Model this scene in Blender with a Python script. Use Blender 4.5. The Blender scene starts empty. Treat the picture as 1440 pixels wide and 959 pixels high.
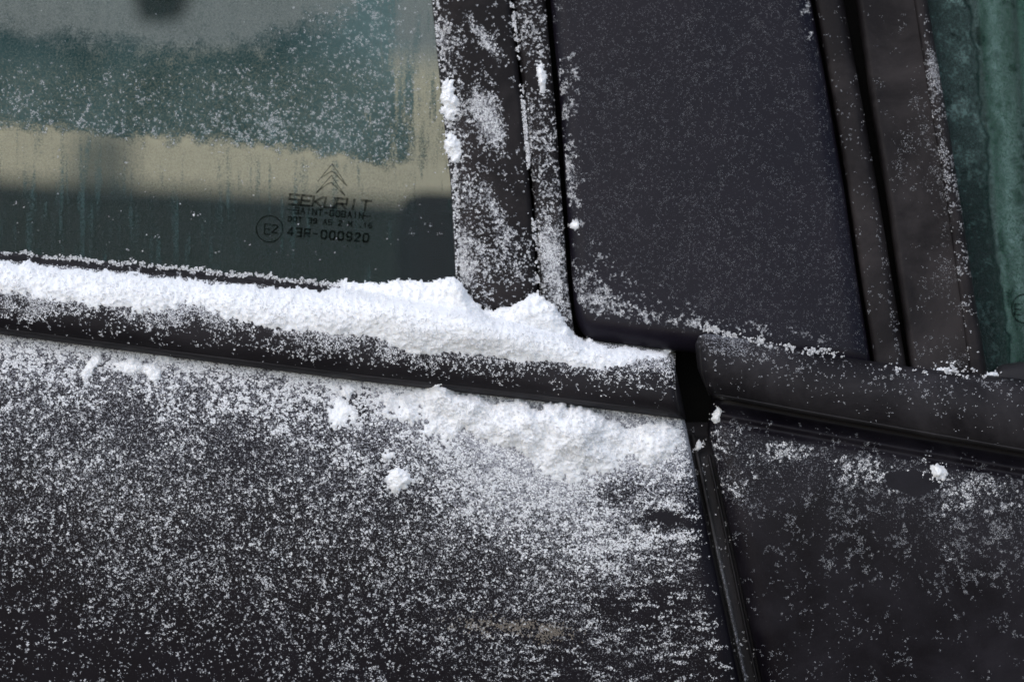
import bpy, math, random
import numpy as np
from mathutils import Vector

random.seed(7)
RNG = np.random.default_rng(7)

# ------------------------------------------------------------------ camera, sky, sun, exposure
scene = bpy.context.scene
COL = scene.collection
S = 0.5 / 1440.0            # metres per photograph pixel on the car's side
BELT = 0.95                 # height of the picture's centre above the ground
LENS, PITCH = 100.0, math.radians(8.0)
FPX = 1440.0 * LENS / 36.0
DIST = S * FPX
cam_pos = np.array([0.0, -DIST * math.cos(PITCH), BELT + DIST * math.sin(PITCH)])
cd = bpy.data.cameras.new('camera')
cam = bpy.data.objects.new('camera', cd)
COL.objects.link(cam)
cam.location = cam_pos
cam.rotation_euler = (math.radians(90) - PITCH, 0, 0)
cd.lens = LENS
cd.sensor_width = 36.0
cd.clip_start = 0.05
cd.clip_end = 500
cd.dof.use_dof = True
cd.dof.focus_distance = DIST - 0.007
cd.dof.aperture_fstop = 3.5
scene.camera = cam

SUN_DIR = Vector((-0.38, -0.72, 0.80)).normalized()
SUN_EL = math.asin(SUN_DIR.z)
world = bpy.data.worlds.new('World')
scene.world = world
world.use_nodes = True
wn = world.node_tree
bg = wn.nodes['Background']
sky = wn.nodes.new('ShaderNodeTexSky')
sky.sky_type = 'NISHITA'
sky.sun_disc = False
sky.sun_elevation = SUN_EL
sky.sun_rotation = math.atan2(SUN_DIR.x, SUN_DIR.y)
sky.air_density = 1.0
sky.dust_density = 1.5
sky.ozone_density = 1.0
wn.links.new(sky.outputs[0], bg.inputs['Color'])
bg.inputs['Strength'].default_value = 0.11

sun = bpy.data.lights.new('sun', 'SUN')
sun.energy = 0.9
sun.angle = math.radians(110)
sun.color = (1.0, 0.965, 0.92)
sun_o = bpy.data.objects.new('sun', sun)
COL.objects.link(sun_o)
sun_o.rotation_euler = SUN_DIR.to_track_quat('Z', 'Y').to_euler()

vs = scene.view_settings
vs.view_transform = 'Standard'
vs.look = 'None'
vs.exposure = 0.68
vs.gamma = 1.0
vs.use_curve_mapping = False
scene.cycles.transparent_max_bounces = 16
scene.cycles.max_bounces = 8

# ------------------------------------------------------------------ helpers
CP, SP = math.cos(PITCH), math.sin(PITCH)


def W3(px, py, y):
    """The point of the side of the car, at depth y (metres behind the belt plane), that lies at px, py in the view."""
    px = np.asarray(px, float); py = np.asarray(py, float); y = np.asarray(y, float)
    px, py, y = np.broadcast_arrays(px, py, y)
    a = (px - 720.0) / FPX
    b = (479.5 - py) / FPX
    dy = CP + b * SP
    dz = -SP + b * CP
    t = (y - cam_pos[1]) / dy
    return np.stack([a * t, y, cam_pos[2] + dz * t], -1)


def line(*pts):
    xs = np.array([p[0] for p in pts], float)
    ys = np.array([p[1] for p in pts], float)

    def f(q):
        q = np.asarray(q, float)
        r = np.interp(q, xs, ys)
        s0 = (ys[1] - ys[0]) / (xs[1] - xs[0])
        s1 = (ys[-1] - ys[-2]) / (xs[-1] - xs[-2])
        r = np.where(q < xs[0], ys[0] + (q - xs[0]) * s0, r)
        return np.where(q > xs[-1], ys[-1] + (q - xs[-1]) * s1, r)
    return f


def rows(*pts):                      # x as a function of y, points given as (x, y)
    return line(*[(p[1], p[0]) for p in pts])


def sstep(a, b, x):
    t = np.clip((x - a) / (b - a), 0, 1)
    return t * t * (3 - 2 * t)


def roll(d, e, r):
    """How far an edge of width e falls back (r at the rim) at distance d from the rim."""
    q = np.clip(1 - d / e, 0, 1)
    return r * (1 - np.sqrt(np.maximum(1 - q * q, 0)))


def new_mesh(name, V, F, mat, parent=None, smooth=True, uv=None, loops=None):
    me = bpy.data.meshes.new(name)
    V = np.asarray(V, np.float32)
    F = np.asarray(F, np.int32)
    k = F.shape[1]
    me.vertices.add(len(V)); me.vertices.foreach_set('co', V.ravel())
    me.loops.add(F.size); me.loops.foreach_set('vertex_index', F.ravel())
    me.polygons.add(len(F))
    me.polygons.foreach_set('loop_start', np.arange(0, F.size, k, dtype=np.int32))
    me.polygons.foreach_set('loop_total', np.full(len(F), k, dtype=np.int32))
    me.polygons.foreach_set('use_smooth', np.full(len(F), smooth))
    me.update(calc_edges=True)
    me.validate()
    me.materials.append(mat)
    o = bpy.data.objects.new(name, me)
    COL.objects.link(o)
    if parent is not None:
        o.parent = parent
    return o


def grid_faces(nv, nu):
    i = np.arange(nv - 1)[:, None] * nu + np.arange(nu - 1)[None, :]
    return np.stack([i, i + nu, i + nu + 1, i + 1], -1).reshape(-1, 4)


def sheet(name, PX, PY, Y, mat, parent=None, th=0.004, attrs=None, back=8):
    """A skin through the grid points with its rim folded back by th and a back face: a solid plate."""
    nv, nu = PX.shape
    P = W3(PX, PY, Y)
    V = [P.reshape(-1, 3)]
    F = [grid_faces(nv, nu)]
    B = P.copy(); B[..., 1] += th
    n = nv * nu
    bi = np.unique(np.concatenate([np.arange(0, nv, back), [nv - 1]]))
    bj = np.unique(np.concatenate([np.arange(0, nu, back), [nu - 1]]))
    BB = B[np.ix_(bi, bj)]
    idx = np.arange(n).reshape(nv, nu)
    ring = np.concatenate([idx[0, :], idx[1:, -1], idx[-1, -2::-1], idx[-2:0:-1, 0]])
    r2 = np.roll(ring, -1)
    # a rim of its own so that the fold stays crisp
    V.append(P.reshape(-1, 3)[ring]); V.append(B.reshape(-1, 3)[ring])
    m = len(ring)
    a = np.arange(m); b = (a + 1) % m
    F.append(np.stack([n + a, n + b, n + m + b, n + m + a], -1))
    V.append(BB.reshape(-1, 3))
    F.append(grid_faces(len(bi), len(bj))[:, ::-1] + n + 2 * m)
    o = new_mesh(name, np.concatenate(V), np.concatenate(F), mat, parent)
    if attrs:
        for k, arr in attrs.items():
            at = o.data.attributes.new(k, 'FLOAT', 'POINT')
            fl = arr.ravel()
            at.data.foreach_set('value', np.concatenate([fl, np.zeros(2 * m + len(bi) * len(bj))]).astype(np.float32))
    return o


def spaced(n, e0, e1):
    """0..1 with extra samples inside the edge bands e0 and e1."""
    a = [0]
    if e0 > 0:
        a += list(e0 * (1 - np.cos(np.linspace(0, math.pi / 2, 9)[1:])))
    b = [1]
    if e1 > 0:
        b = list(1 - e1 * (1 - np.cos(np.linspace(0, math.pi / 2, 9)[1:])))[::-1] + [1]
    mid = np.linspace(a[-1], b[0], n)[1:-1]
    return np.array(a + list(mid) + b)


class Strip:
    """An upright strip between two slanting edges, from ytop down to a lower edge."""
    def __init__(s, xl, xr, base, el=0, rl=0, er=0, rr=0, ybot=None, eb=0, rb=0, crown=0.0):
        s.xl, s.xr, s.base, s.el, s.rl, s.er, s.rr = xl, xr, base, el, rl, er, rr
        s.ybot, s.eb, s.rb, s.crown = ybot, eb, rb, crown

    def depth(s, px, py):
        y = s.base(px, py)
        if s.el: y = y + roll(px - s.xl(py), s.el, s.rl)
        if s.er: y = y + roll(s.xr(py) - px, s.er, s.rr)
        if s.eb: y = y + roll(s.ybot(px) - py, s.eb, s.rb)
        if s.crown:
            u = (px - s.xl(py)) / (s.xr(py) - s.xl(py))
            y = y - s.crown * (1 - (2 * np.clip(u, 0, 1) - 1) ** 2)
        return y

    def build(s, name, mat, parent, ytop=-470, nu=14, nv=90, th=0.006, frost=None):
        w = float(s.xr(200) - s.xl(200))
        if frost is not None:
            nu, nv = max(nu, int(w / 3)), 300
        u = spaced(nu, s.el / w, s.er / w)
        v = np.linspace(0, 1, nv)
        if s.eb:
            v = np.concatenate([np.linspace(0, 0.93, nv), 0.93 + 0.07 * np.sin(np.linspace(0, math.pi / 2, 16)[1:])])
        U, Vv = np.meshgrid(u, v)
        PX = s.xl(200) + U * w
        for _ in range(8):
            yb = s.ybot(PX)
            PY = ytop + Vv * (yb - ytop)
            PX = s.xl(PY) + U * (s.xr(PY) - s.xl(PY))
        return sheet(name, PX, PY, s.depth(PX, PY), mat, parent, th, frost_attr(frost, PX, PY))


class Band:
    """A lengthwise moulding between an upper and a lower edge with a rounded section."""
    def __init__(s, T, B, y_top, y_out, y_low, vm=0.72, x_end=None, e_end=0, r_end=0, side=1):
        s.T, s.B, s.y0, s.y1, s.y2, s.vm = T, B, y_top, y_out, y_low, vm
        s.xe, s.ee, s.re, s.side = x_end, e_end, r_end, side

    def depth(s, px, py):
        v = (py - s.T(px)) / (s.B(px) - s.T(px))
        a = np.clip((s.vm - v) / s.vm, 0, 1)
        b = np.clip((v - s.vm) / (1 - s.vm), 0, 1)
        y = s.y1 + (s.y0 - s.y1) * (1 - np.sqrt(np.maximum(1 - a ** 2.0, 0))) + (s.y2 - s.y1) * (1 - np.sqrt(np.maximum(1 - b ** 2.0, 0)))
        if s.xe is not None:
            d = s.side * (s.xe(v) - px)
            y = y + roll(d, s.ee, s.re)
        return y

    def build(s, name, mat, parent, x_far, n=150, th=0.006, frost=None):
        if frost is not None:
            n = 420
        v = 0.5 - 0.5 * np.cos(np.linspace(0, math.pi, 44))
        xe = s.xe(v)
        e = s.ee / abs(float(np.mean(xe)) - x_far)
        q = spaced(n, 0, e)
        Q, Vv = np.meshgrid(q, v)
        xe = s.xe(Vv)
        PX = x_far + (xe - x_far) * Q
        PY = s.T(PX) + Vv * (s.B(PX) - s.T(PX))
        if s.side < 0:
            PX, PY = PX[:, ::-1], PY[:, ::-1]
        return sheet(name, PX, PY, s.depth(PX, PY), mat, parent, th, frost_attr(frost, PX, PY))


# ------------------------------------------------------------------ random fields over the side of the car (one cell per photograph pixel)
X0, Y0, GW, GH = -160, -140, 1760, 1240
GX, GY = np.meshgrid(np.arange(GW) + X0 + 0.0, np.arange(GH) + Y0 + 0.0)
_fx = np.fft.rfftfreq(GW)[None, :]
_fy = np.fft.fftfreq(GH)[:, None]


def gn(sig, ax=1.0, ay=1.0):
    w = np.fft.rfft2(RNG.standard_normal((GH, GW)).astype(np.float32))
    f = np.fft.irfft2(w * np.exp(-2 * (math.pi * sig) ** 2 * ((ax * _fx) ** 2 + (ay * _fy) ** 2)), s=(GH, GW))
    return f / f.std()


def mixf(*a):
    f = sum(w * g for w, g in a)
    return f / f.std()


def samp(F, px, py):
    i = np.clip((np.asarray(py) - Y0).astype(int), 0, GH - 1)
    j = np.clip((np.asarray(px) - X0).astype(int), 0, GW - 1)
    return F[i, j]


N07, N1, N2, N4, N8, N20, N60 = gn(0.7), gn(1.1), gn(2.0), gn(4.5), gn(9), gn(22), gn(60)
N4h, N10h = gn(2.2, 2.4, 0.8), gn(6.0, 2.4, 0.8)
SPECK = mixf((0.9, N07), (0.78, N1), (0.58, N2), (0.28, N4), (0.13, N8), (0.10, N20))
FLAKE = mixf((0.6, N07), (0.6, N1), (0.75, N4h), (0.38, N10h), (0.2, N20))
CLUMP = mixf((0.6, N07), (0.6, N1), (0.7, N2), (0.5, N4), (0.4, N8), (0.3, N20))
_pp = np.linspace(-4, 4, 801)
_cdf = np.cumsum(np.exp(-_pp ** 2 / 2)); _cdf /= _cdf[-1]


def frost_attr(cover, px, py):
    """The level the frost texture is cut at, for a wanted share of white."""
    if cover is None:
        return None
    c = np.clip(samp(cover, px, py), 0.0005, 0.98)
    out = (px < X0) | (px > X0 + GW) | (py < Y0) | (py > Y0 + GH)
    return {'frost': 1 - (0.5 + 0.125 * np.interp(1 - c, _cdf, _pp))}


def inside(field, cover):
    q = np.sort(field[::7, ::7].ravel())
    lv = np.linspace(0, 1, len(q))
    return field > np.interp(1 - np.clip(cover, 0, 1), lv, q)


def blob(x, y, rx, ry, ang=0, amp=1.0, hard=1.0):
    c, s = math.cos(math.radians(ang)), math.sin(math.radians(ang))
    dx, dy = GX - x, GY - y
    u, v = (dx * c + dy * s) / rx, (-dx * s + dy * c) / ry
    return amp * np.exp(-((u * u + v * v) ** hard))


# ------------------------------------------------------------------ materials
def mat_new(name):
    m = bpy.data.materials.new(name)
    m.use_nodes = True
    nt = m.node_tree
    return m, nt, nt.nodes['Principled BSDF']


def nd(nt, kind, **kw):
    n = nt.nodes.new(kind)
    for k, v in kw.items():
        setattr(n, k, v)
    return n


def noise(nt, scale, detail=4, rough=0.6, vec=None, dist=0.0):
    n = nd(nt, 'ShaderNodeTexNoise')
    n.inputs['Scale'].default_value = scale
    n.inputs['Detail'].default_value = detail
    n.inputs['Roughness'].default_value = rough
    n.inputs['Distortion'].default_value = dist
    if vec is not None:
        nt.links.new(vec, n.inputs['Vector'])
    return n


def ramp(nt, fac, *stops):
    r = nd(nt, 'ShaderNodeValToRGB')
    while len(r.color_ramp.elements) < len(stops):
        r.color_ramp.elements.new(0.5)
    for e, (p, c) in zip(r.color_ramp.elements, stops):
        e.position = p
        e.color = (*c, 1) if len(c) == 3 else c
    nt.links.new(fac, r.inputs[0])
    return r


def dark_plastic(name, base, dust, rough, dust_hi=0.72, scratch=True, spec=0.10, coat=0.0, grain=2200, bump=0.05):
    m, nt, b = mat_new(name)
    tc = nd(nt, 'ShaderNodeTexCoord')
    big = noise(nt, 22, 6, 0.65, tc.outputs['Object'], 0.4)
    r1 = ramp(nt, big.outputs[0], (0.42, base), (dust_hi, dust))
    fine = noise(nt, grain, 2, 0.6, tc.outputs['Object'])
    r2 = ramp(nt, fine.outputs[0], (0.60, (0, 0, 0)), (0.80, (1, 1, 1)))
    mx = nd(nt, 'ShaderNodeMix', data_type='RGBA', blend_type='ADD')
    mul = nd(nt, 'ShaderNodeMath', operation='MULTIPLY')
    nt.links.new(r2.outputs[0], mul.inputs[0])
    mul.inputs[1].default_value = 0.016
    mx.inputs[0].default_value = 1.0
    nt.links.new(r1.outputs[0], mx.inputs[6])
    nt.links.new(mul.outputs[0], mx.inputs[7])
    fa = nd(nt, 'ShaderNodeAttribute', attribute_name='frost')
    fn = noise(nt, 1250, 5, 0.75, tc.outputs['Object'])
    sm = nd(nt, 'ShaderNodeMath', operation='ADD')
    nt.links.new(fa.outputs['Fac'], sm.inputs[0]); nt.links.new(fn.outputs[0], sm.inputs[1])
    fm = nd(nt, 'ShaderNodeMapRange', interpolation_type='SMOOTHSTEP')
    fm.inputs['From Min'].default_value = 1.0
    fm.inputs['From Max'].default_value = 1.12
    nt.links.new(sm.outputs[0], fm.inputs['Value'])
    fx = nd(nt, 'ShaderNodeMix', data_type='RGBA')
    nt.links.new(fm.outputs[0], fx.inputs[0])
    nt.links.new(mx.outputs[2], fx.inputs[6])
    fx.inputs[7].default_value = (0.36, 0.368, 0.40, 1)
    nt.links.new(fx.outputs[2], b.inputs['Base Color'])
    rr = ramp(nt, big.outputs[0], (0.35, (rough - 0.1,) * 3), (0.7, (rough + 0.15,) * 3))
    nt.links.new(rr.outputs[0], b.inputs['Roughness'])
    b.inputs['Specular IOR Level'].default_value = spec
    b.inputs['Coat Weight'].default_value = coat
    b.inputs['Coat Roughness'].default_value = 0.25
    bp = nd(nt, 'ShaderNodeBump')
    bp.inputs['Strength'].default_value = bump
    bp.inputs['Distance'].default_value = 0.002
    f2 = noise(nt, 700, 4, 0.6, tc.outputs['Object'])
    nt.links.new(f2.outputs[0], bp.inputs['Height'])
    nt.links.new(bp.outputs[0], b.inputs['Normal'])
    return m


M_PAINT = dark_plastic('charcoal_paint', (0.0042, 0.0032, 0.0056), (0.0078, 0.0064, 0.0098), 0.42, coat=0.05)
M_PAINT2 = dark_plastic('hazed_charcoal_paint', (0.0046, 0.0037, 0.0060), (0.020, 0.0182, 0.0232), 0.45, dust_hi=0.80, coat=0.05)
M_RAIL = dark_plastic('scuffed_rubber', (0.0125, 0.0114, 0.0132), (0.042, 0.039, 0.043), 0.55, dust_hi=0.74)
M_PLATE = dark_plastic('blue_black_plate', (0.0070, 0.0058, 0.0102), (0.0126, 0.0110, 0.0166), 0.40, coat=0.08)
M_RUBBER = dark_plastic('black_rubber', (0.0135, 0.0122, 0.0142), (0.0240, 0.0218, 0.0245), 0.55)
M_FRAME = dark_plastic('brown_black_frame', (0.011, 0.0095, 0.0103), (0.042, 0.037, 0.038), 0.6)
M_EDGE = dark_plastic('lit_edge_tone', (0.02, 0.019, 0.02), (0.10, 0.095, 0.095), 0.6, dust_hi=0.66, grain=1500)  # paler tone paints in the lit rims of seams and seal bead
M_SEAL = dark_plastic('seal_rubber', (0.02, 0.0195, 0.0215), (0.045, 0.043, 0.047), 0.5)
M_DARK = dark_plastic('unlit_body', (0.004, 0.004, 0.004), (0.006, 0.006, 0.006), 0.8, spec=0.1)
M_TRIM = dark_plastic('cabin_trim', (0.033, 0.047, 0.039), (0.052, 0.068, 0.057), 0.8, spec=0.1)


def snow_mat(name, lo, hi):
    m, nt, b = mat_new(name)
    at = nd(nt, 'ShaderNodeAttribute', attribute_name='tone')
    r = ramp(nt, at.outputs['Fac'], (0.0, lo), (1.0, hi))
    nt.links.new(r.outputs[0], b.inputs['Base Color'])
    b.inputs['Roughness'].default_value = 0.75
    b.inputs['Specular IOR Level'].default_value = 0.25
    return m


M_GRAIN = snow_mat('snow_grains', (0.14, 0.147, 0.165), (0.90, 0.91, 0.93))


def bank_mat():
    m, nt, b = mat_new('packed_snow')
    tc = nd(nt, 'ShaderNodeTexCoord')
    n = noise(nt, 900, 4, 0.7, tc.outputs['Object'])
    r = ramp(nt, n.outputs[0], (0.3, (0.86, 0.88, 0.91)), (0.7, (0.93, 0.935, 0.945)))
    nt.links.new(r.outputs[0], b.inputs['Base Color'])
    b.inputs['Roughness'].default_value = 0.8
    b.inputs['Specular IOR Level'].default_value = 0.2
    b.inputs['Subsurface Weight'].default_value = 0.75
    b.inputs['Subsurface Radius'].default_value = (1.0, 0.95, 0.9)
    b.inputs['Subsurface Scale'].default_value = 0.004
    bp = nd(nt, 'ShaderNodeBump')
    bp.inputs['Strength'].default_value = 0.18
    bp.inputs['Distance'].default_value = 0.0015
    nt.links.new(n.outputs[0], bp.inputs['Height'])
    nt.links.new(bp.outputs[0], b.inputs['Normal'])
    return m


M_BANK = bank_mat()


def glass_mat(name, tint, film_a, film_b):
    """Tinted pane: clear glass with a sky reflection; where the attribute film is 1 an ice film scatters instead."""
    m, nt, b = mat_new(name)
    out = nt.nodes['Material Output']
    nt.nodes.remove(b)
    tr = nd(nt, 'ShaderNodeBsdfTransparent')
    tr.inputs[0].default_value = (*tint, 1)
    gl = nd(nt, 'ShaderNodeBsdfGlossy')
    gl.inputs['Roughness'].default_value = 0.12
    fr = nd(nt, 'ShaderNodeFresnel')
    fr.inputs[0].default_value = 1.22
    m1 = nd(nt, 'ShaderNodeMixShader')
    nt.links.new(fr.outputs[0], m1.inputs[0])
    nt.links.new(tr.outputs[0], m1.inputs[1]); nt.links.new(gl.outputs[0], m1.inputs[2])
    tone = nd(nt, 'ShaderNodeAttribute', attribute_name='tone')
    rc = ramp(nt, tone.outputs['Fac'], (0.0, film_a), (1.0, film_b))
    df = nd(nt, 'ShaderNodeBsdfDiffuse')
    nt.links.new(rc.outputs[0], df.inputs[0])
    film = nd(nt, 'ShaderNodeAttribute', attribute_name='film')
    tc = nd(nt, 'ShaderNodeTexCoord')
    gnz = noise(nt, 1100, 4, 0.7, tc.outputs['Object'])
    # the ice breaks up into crystals where it thins out: shift the share by noise, strongest at half cover
    one = nd(nt, 'ShaderNodeMath', operation='SUBTRACT'); one.inputs[0].default_value = 1.0
    nt.links.new(film.outputs['Fac'], one.inputs[1])
    par = nd(nt, 'ShaderNodeMath', operation='MULTIPLY')
    nt.links.new(film.outputs['Fac'], par.inputs[0]); nt.links.new(one.outputs[0], par.inputs[1])
    cen = nd(nt, 'ShaderNodeMath', operation='SUBTRACT')
    nt.links.new(gnz.outputs[0], cen.inputs[0]); cen.inputs[1].default_value = 0.5
    amp = nd(nt, 'ShaderNodeMath', operation='MULTIPLY')
    nt.links.new(par.outputs[0], amp.inputs[0]); nt.links.new(cen.outputs[0], amp.inputs[1])
    mad = nd(nt, 'ShaderNodeMath', operation='MULTIPLY_ADD', use_clamp=True)
    nt.links.new(amp.outputs[0], mad.inputs[0]); mad.inputs[1].default_value = 12.0
    nt.links.new(film.outputs['Fac'], mad.inputs[2])
    m2 = nd(nt, 'ShaderNodeMixShader')
    nt.links.new(mad.outputs[0], m2.inputs[0])
    nt.links.new(m1.outputs[0], m2.inputs[1]); nt.links.new(df.outputs[0], m2.inputs[2])
    nt.links.new(m2.outputs[0], out.inputs[0])
    return m


M_GLASS = glass_mat('tinted_glass', (0.86, 0.935, 0.91), (0.006, 0.026, 0.027), (0.26, 0.40, 0.40))
M_GLASS2 = glass_mat('green_glass', (0.70, 0.84, 0.78), (0.003, 0.011, 0.010), (0.19, 0.30, 0.285))


def ink_mat():
    m, nt, b = mat_new('etched_ink')
    out = nt.nodes['Material Output']
    b.inputs['Specular IOR Level'].default_value = 0.0
    b.inputs['Base Color'].default_value = (0.003, 0.0045, 0.004, 1)
    b.inputs['Roughness'].default_value = 0.8
    tr = nd(nt, 'ShaderNodeBsdfTransparent')
    tc = nd(nt, 'ShaderNodeTexCoord')
    n = noise(nt, 420, 3, 0.6, tc.outputs['Object'])
    r = ramp(nt, n.outputs[0], (0.35, (0.34,) * 3), (0.60, (0.72,) * 3))
    mx = nd(nt, 'ShaderNodeMixShader')
    nt.links.new(r.outputs[0], mx.inputs[0])
    nt.links.new(tr.outputs[0], mx.inputs[1]); nt.links.new(b.outputs[0], mx.inputs[2])
    nt.links.new(mx.outputs[0], out.inputs[0])
    return m


M_INK = ink_mat()


def plain(name, c, rough=0.8, var=0.15, scale=4):
    m, nt, b = mat_new(name)
    tc = nd(nt, 'ShaderNodeTexCoord')
    n = noise(nt, scale, 5, 0.6, tc.outputs['Object'])
    r = ramp(nt, n.outputs[0], (0.3, tuple(x * (1 - var) for x in c)), (0.7, tuple(x * (1 + var) for x in c)))
    nt.links.new(r.outputs[0], b.inputs['Base Color'])
    b.inputs['Roughness'].default_value = rough
    b.inputs['Specular IOR Level'].default_value = 0.2
    return m


def tag(o, label, cat, group=None, kind=None):
    o['label'] = label
    o['category'] = cat
    if group: o['group'] = group
    if kind: o['kind'] = kind
    return o


# ------------------------------------------------------------------ outlines (in photograph pixels along the car's side)
T_A = line((-400, 318), (0, 357), (250, 381), (480, 405), (650, 430), (820, 476), (945, 492))
B_A = line((-400, 420), (0, 470), (250, 503), (500, 535), (750, 563), (965, 590))
T_B = line((978, 467), (1060, 478), (1150, 499), (1300, 521), (1400, 531), (1700, 566))
B_B = line((980, 556), (1040, 566), (1130, 583), (1280, 610), (1440, 638), (1700, 684))
TUM = 0.20


def up(px, py):
    return np.maximum(430 + 0.1 * (px - 650) - py, -80) * S


def tum(y0):
    return lambda px, py: y0 + TUM * up(px, py)


xa_l = rows((578, -480), (612, 0), (628, 160), (640, 270), (646, 400), (655, 460))
xa_g = rows((665, -480), (718, 0), (735, 150), (747, 280), (756, 410), (760, 470))
xa_r = rows((705, -480), (767, 0), (781, 150), (791, 290), (800, 410), (808, 470))
xp_l = rows((711, -480), (774, 0), (788, 150), (797, 290), (805, 400), (808, 440), (810, 520))
xp_r = rows((1055, -480), (1140, 0), (1162, 120), (1186, 260), (1205, 390), (1226, 520))
xs_l = rows((1062, -480), (1146, 0), (1168, 120), (1192, 260), (1211, 390), (1231, 520))
xs_r = rows((1090, -480), (1186, 0), (1208, 120), (1233, 260), (1256, 400), (1277, 530))
xf_l = rows((1105, -480), (1205, 0), (1228, 160), (1250, 290), (1268, 420), (1285, 540))
xf_e = rows((1185, -480), (1285, 0), (1310, 160), (1332, 290), (1350, 420), (1366, 540))
xf_r = rows((1205, -480), (1304, 0), (1331, 160), (1352, 290), (1371, 420), (1391, 540))

xd_a = rows((956, 560), (965, 600), (1000, 772), (1039, 955), (1092, 1200))
xd_b = rows((1003, 560), (997, 612), (1034, 785), (1066, 935), (1124, 1200))
bot_cover = line((640, 415), (662, 428), (690, 437), (720, 434), (745, 420), (760, 412))
bot_plate = line((804, 430), (808, 446), (814, 462), (824, 474), (836, 479), (900, 487), (980, 497), (1100, 512), (1226, 528))

# ------------------------------------------------------------------ how much of each surface the snow and frost cover
frame_m = (GX > -130) & (GX < 1570) & (GY > -120) & (GY < 1080)
# left door skin
dA = GY - B_A(GX)
cov_A = 0.48 + 0.44 * np.exp(-np.maximum(dA, 0) / 50.0) - 0.26 * sstep(180, 480, dA)
cov_A += 0.62 * np.exp(-((GX - 780) / 190) ** 2) * np.exp(-np.maximum(dA - 30, 0) / 90.0)
cov_A += 0.12 * np.exp(-((GX - 760) / 130) ** 2) * sstep(400, 120, dA)
cov_A += 0.02 * N60 + 0.02 * N20
cov_A *= 1 - 0.95 * blob(938, 728, 34, 13, 5)
cov_A *= 1 - 0.30 * sstep(300, 440, dA) * sstep(780, 300, GX)
cov_A *= 1 - 0.75 * sstep(40, 0, xd_a(GY) - GX) * sstep(60, 160, dA)
cov_A *= 1 - 0.7 * blob(506, 568, 13, 16) - 0.4 * blob(865, 690, 40, 22) - 0.5 * blob(930, 850, 60, 40) - 0.4 * blob(850, 850, 30, 18)
cov_A = np.clip(cov_A, 0.02, 0.98)
# left moulding
v_m = (GY - T_A(GX)) / (B_A(GX) - T_A(GX))
lowM = line((-160, 408), (0, 424), (200, 443), (400, 470), (560, 493), (700, 507), (820, 514), (940, 522))
dm = lowM(GX) - GY
cov_M = 0.035 + 0.93 * sstep(-36, 22, dm + 5 * N8) + 0.05 * sstep(-60, -20, dm)
cov_M -= 0.5 * blob(385, 442, 14, 8)
cov_M *= 1 - 0.8 * sstep(0.75, 0.95, v_m)
cov_M *= 1 - 0.93 * sstep(10, 6, GY - T_A(GX)) * sstep(500, 440, GX)
# right moulding
v_b = (GY - T_B(GX)) / (B_B(GX) - T_B(GX))
cov_MB = 0.04 + 0.30 * sstep(0.50, 0.05, v_b) * (0.45 + 0.55 * sstep(1150, 1000, GX)) + 0.22 * blob(1030, 492, 40, 12, 8) + 0.3 * sstep(0.10, 0.0, v_b) * sstep(1180, 1010, GX) + 0.10 * blob(1290, 555, 60, 14, 12)  # denser frost towards the top also paints in a lit top edge
cov_MB *= 1 - 0.8 * sstep(0.55, 0.9, v_b) * sstep(1000, 1060, GX)
# broad pillar cover
lft = GX - xa_l(GY)
cov_C = 0.12 + 0.55 * sstep(34, 6, lft) * (0.8 + 0.25 * N20) + 0.04 * N20
cov_C += 0.80 * blob(688, 166, 20, 46, -24, hard=1.5) + 0.70 * blob(682, 55, 9, 46, -38, hard=1.4) + 0.25 * blob(668, 165, 22, 60, -15)
cov_C += 0.55 * blob(698, 300, 10, 55, -22) + 0.26 * blob(690, 350, 42, 46) + 0.4 * blob(668, 275, 18, 20) + 0.5 * blob(727, 385, 10, 12) + 0.2 * blob(660, 380, 30, 40)
cov_C *= 1 - 0.9 * blob(724, 160, 13, 85, -4) - 0.6 * blob(695, 415, 40, 22)
cov_C = np.clip(cov_C - 0.03, 0.02, 0.9)
# narrow pillar cover
cov_C2 = 0.30 + 0.06 * N20 + 0.16 * sstep(200, 300, GY) + 0.55 * blob(778, 372, 14, 50, -12) + 0.7 * blob(761, 108, 5, 22, -8) + 0.4 * blob(740, 180, 7, 40, -8) - 0.2 * blob(752, 120, 10, 30)
cov_C2 = np.clip(cov_C2, 0.03, 0.92)
# pillar plate
lp = GX - xp_l(GY)
bp_ = bot_plate(GX) - GY
cov_P = 0.30 + 0.03 * N60 + 0.06 * sstep(300, 0, GY) * sstep(1000, 800, GX)
cov_P2 = 0.36 * sstep(46, 8, lp) * sstep(330, 250, GY) * (0.7 + 0.3 * N20) + 0.36 * np.exp(-((bp_ - 58) / 24) ** 2) * sstep(1010, 850, GX)
cov_P2 += 0.30 * blob(835, 400, 30, 42) + 0.8 * blob(803, 255, 7, 26, hard=1.5) + 0.75 * blob(808, 317, 7, 7)
cov_P2 += 0.45 * np.exp(-((GX - 1134 - 0.19 * GY) / 7) ** 2) * sstep(90, 0, GY) + 0.30 * np.exp(-((bp_ - 44) / 8) ** 2) * sstep(1230, 980, GX)
cov_P2 = np.clip(cov_P2 * sstep(26, 40, bp_), 0, 0.62)
cov_P = cov_P * sstep(22, 40, bp_)
# right seal, frame and frame edge
cov_S = 0.035 + 0.25 * np.exp(-((GX - xs_r(GY) + 8) / 4) ** 2) * sstep(200, 420, GY)
r_ = xf_e(GY) - GX
cov_F = 0.05 + 0.03 * N20 + 0.26 * np.exp(-((r_ - 12 - 10 * np.sin(GY / 60)) / 10) ** 2) * sstep(60, 140, GY) * sstep(460, 330, GY) + 0.04 * sstep(180, 260, GY)
cov_E = 0.03 + 0.6 * blob(1312, 95, 8, 42, -8) + 0.25 * sstep(40, 120, GY) * sstep(470, 250, GY)
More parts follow.
